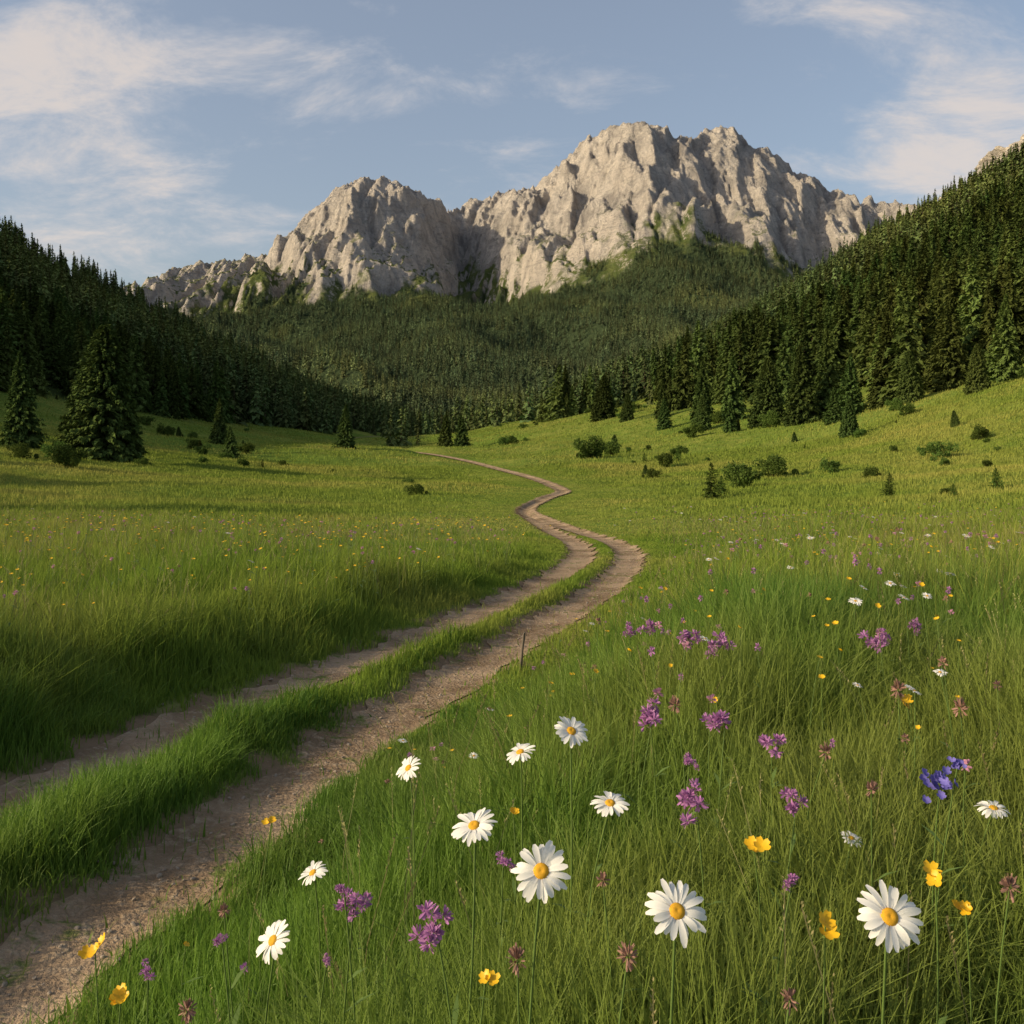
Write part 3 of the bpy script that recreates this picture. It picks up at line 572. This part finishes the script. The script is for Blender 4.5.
def small(kind,seed,hgt):
    r_=random.Random(seed); mb=MB(); top=np.array([0,0,hgt])
    if kind=='w': daisy_head(mb,top,(r_.gauss(0,.3),-.3,.9),.02,r_,seg=2); mats=[M_petal,M_disc,M_stem]; stem(mb,(0,0,0),top,.0013,2,rnd=r_,leaves=1)
    else:
        mt={'y':M_yellow,'p':M_purple,'k':M_pink,'b':M_brown}[kind]; mats=[mt,M_stem]
        if kind=='y': cup(mb,top,(r_.gauss(0,.3),-.3,.9),.0105,r_,0)
        else: tuftflower(mb,top,.014,r_,0,30,elong=1.3,wid=.2)
        stem(mb,(0,0,0),top,.0012,1,rnd=r_,leaves=1)
    return mb.mesh('meadow_flower',mats)
cfl=lib('meadow_flower',[small('w',1,.48),small('y',2,.48),small('y',3,.44),small('y',7,.52),small('p',4,.50),small('k',5,.48),small('b',6,.52),small('y',8,.48),small('p',9,.48)])
def flower_field(name,col,nv,n,y0,y1,pw,side,dens):
    y=y0+(y1-y0)*rng.random(n)**pw; x=(rng.random(n)*2-1)*.66*(y+.5); a,b=dRut(x,y)
    k=(np.minimum(a,b)>.6)&~((x<xR(y))&(x>xL(y))&(rng.random(n)<.85))&(rng.random(n)<.15+.85*sst(-.2,.35,fbm(x/2.6,y/3.5,2,500)))&(rng.random(n)<dens(y))
    if side<0: k&=x<xL(y)
    else: k&=(x>xR(y))|(rng.random(n)<.12)
    x=x[k];y=y[k]; q=np.interp(y,[0,6,27],[.95,1.05,.95])*(.8+.4*rng.random(len(x))); w=q*np.interp(y,[0,6,14,30],[.85,1.2,1.8,2.4])
    lowr=np.where(x>xR(y),.5+.5*sst(.6,1.8,x-xR(y)),1.0)
    scatter(name,col,nv,np.stack([x,y,terrain(x,y)],-1),rng.normal(size=len(x))*.8,.08,np.stack([w,w,q*lowr],-1))
flower_field('meadow_flowers',cfl,9,6400,1.8,36,.9,0,lambda y:np.interp(y,[1.8,6,20,38],[.35,1,.7,.35]))
cfy=lib('yellow_meadow_flower',[small('y',22,.50),small('y',23,.56),small('y',25,.58),small('y',28,.54),small('k',29,.52)])
flower_field('yellow_meadow_flowers',cfy,5,4200,4,24,.7,-1,lambda y:np.interp(y,[4,12,24],[.9,.7,.3]))
# ------------------------------------------------------------ gravel, stake
M_stone=plain('gravel_stone',(.38,.31,.24),.9,var=.5,sc=3)
def pebble(seed):
    import bmesh
    bm=bmesh.new(); bmesh.ops.create_icosphere(bm,subdivisions=2,radius=1); r=np.random.default_rng(seed); o=r.random(3)*20; sx=r.uniform(.7,1.3,3)
    for v in bm.verts:
        f=1+.35*float(perlin(v.co.x*1.1+o[0],v.co.y*1.1+v.co.z*.9+o[1],seed)); v.co=(v.co.x*f*sx[0],v.co.y*f*sx[1],v.co.z*f*.6)
    me=bpy.data.meshes.new('pebble'); bm.to_mesh(me); bm.free(); me.materials.append(M_stone); return me
cp=lib('pebble',[pebble(i) for i in range(5)])
n=3000; y=1.5+26*rng.random(n)**1.5; side=rng.random(n)<.5; off=np.clip(rng.normal(size=n)*.16,-.4,.4); x=np.where(side,xR(y),xL(y))+off
q=.003+.012*rng.random(n)**4; scatter('gravel',cp,5,np.stack([x,y,terrain(x,y)+.007+.0007*y],-1),rng.random(n)*6.28,.3,np.stack([q,q,q],-1))
mb=MB(); rows=[]
for t in np.linspace(-.1,1,8): rows.append([(.013*(1-.2*t)*math.cos(a_)*(1+.2*math.sin(5*a_+t*9))+.02*t,.013*(1-.2*t)*math.sin(a_),.30*t+.012*(t>.95)*math.cos(a_)) for a_ in np.linspace(0,6.2832,9)])
mb.grid(rows,0); mb.grid([rows[-1],[(.02,0,.305)]*9],0)
gz=float(terrain(.08,7.6)); link('wooden_stake',mb.mesh('wooden_stake',[M_wood]),(.06,7.6,gz),(.03,.04,0))
# ------------------------------------------------------------ sun, sky
sd=np.array([-.88,-.28,.385]); sd/=np.linalg.norm(sd); el=math.asin(sd[2]); rot=math.atan2(sd[0],sd[1])
from mathutils import Vector
sl=bpy.data.lights.new('sun','SUN'); sl.energy=5.0; sl.angle=math.radians(.55); sl.color=(1,.82,.54)
so=bpy.data.objects.new('sun',sl); scene.collection.objects.link(so); so.rotation_euler=Vector(sd).to_track_quat('Z','Y').to_euler()
w=bpy.data.worlds.new('World'); scene.world=w; w.use_nodes=True; nt=w.node_tree; nt.nodes.clear(); s=NT(nt)
sk=s.n('ShaderNodeTexSky',sky_type='NISHITA'); sk.sun_disc=False; sk.sun_elevation=el; sk.sun_rotation=rot; sk.air_density=1.0; sk.dust_density=3.0; sk.ozone_density=1.0
tc=s.n('ShaderNodeTexCoord').outputs['Generated']; sp=s.n('ShaderNodeSeparateXYZ'); s.l(tc,sp.inputs[0]); dx_,dy_,dz_=sp.outputs
yy=s.M('MAXIMUM',dy_,.08); tb=s.M('DIVIDE',dx_,yy); te=s.M('DIVIDE',dz_,yy)
zz=s.M('ADD',s.M('MAXIMUM',dz_,0),.35); cv=s.n('ShaderNodeCombineXYZ'); s.l(s.M('DIVIDE',dx_,zz),cv.inputs[0]); s.l(s.M('DIVIDE',dy_,zz),cv.inputs[1])
mp=s.n('ShaderNodeMapping'); s.l(cv.outputs[0],mp.inputs[0]); mp.inputs['Rotation'].default_value=(0,0,.25); mp.inputs['Scale'].default_value=(1,1.5,1)
nA=s.noise(mp.outputs[0],4.0,6,.68,.35); nB=s.noise(mp.outputs[0],1.5,2,.6,.2)
tot=None
for (bx,by,rx,ry,am) in [(-.47,.36,.15,.085,1.08),(-.36,.20,.32,.05,.62),(-.11,.345,.13,.03,.70),(.46,.29,.14,.075,1.1),(.33,.43,.12,.022,.8),(.05,.27,.08,.03,.66),(-.25,.40,.11,.022,.5),(.2,.37,.12,.025,.42),(.9,.3,.3,.1,.8),(-.9,.3,.3,.12,.8)]:
    e=s.M('ADD',s.M('POWER',s.M('ABSOLUTE',s.M('DIVIDE',s.M('SUBTRACT',tb,bx),rx)),2.0),s.M('POWER',s.M('ABSOLUTE',s.M('DIVIDE',s.M('SUBTRACT',te,by),ry)),2.0))
    v=s.M('MULTIPLY',s.M('EXPONENT',s.M('MULTIPLY',e,-.8)),am); tot=v if tot is None else s.M('ADD',tot,v)
cl=s.M('ADD',s.M('MULTIPLY',s.M('SUBTRACT',nA,.5),2.9),s.M('SUBTRACT',tot,.44)); cl=s.M('ADD',cl,s.M('MULTIPLY',s.M('SUBTRACT',nB,.5),1.4))
mask=s.M('ADD',s.M('MULTIPLY',s.ramp(cl,-.15,.85),.62),.18)
ccol=s.mix(s.ramp(cl,.1,1.0),(4.2,4.15,4.3),(5.3,4.65,4.2))
fin=s.mix(mask,sk.outputs[0],ccol)
bg=s.n('ShaderNodeBackground'); s.l(fin,bg.inputs[0]); bg.inputs[1].default_value=.15; o=s.n('ShaderNodeOutputWorld'); s.l(bg.outputs[0],o.inputs[0])
# ------------------------------------------------------------ camera
cam=bpy.data.cameras.new('camera'); cam.lens=35; cam.sensor_width=36; cam.shift_y=-72/1024; cam.clip_start=.05; cam.clip_end=20000
co=bpy.data.objects.new('camera',cam); scene.collection.objects.link(co); co.location=(0,0,CAM_H); co.rotation_euler=(math.radians(90),0,0); scene.camera=co
scene.view_settings.view_transform='Standard'; scene.view_settings.look='None'; scene.view_settings.exposure=0
print('done',time.time()-T0)
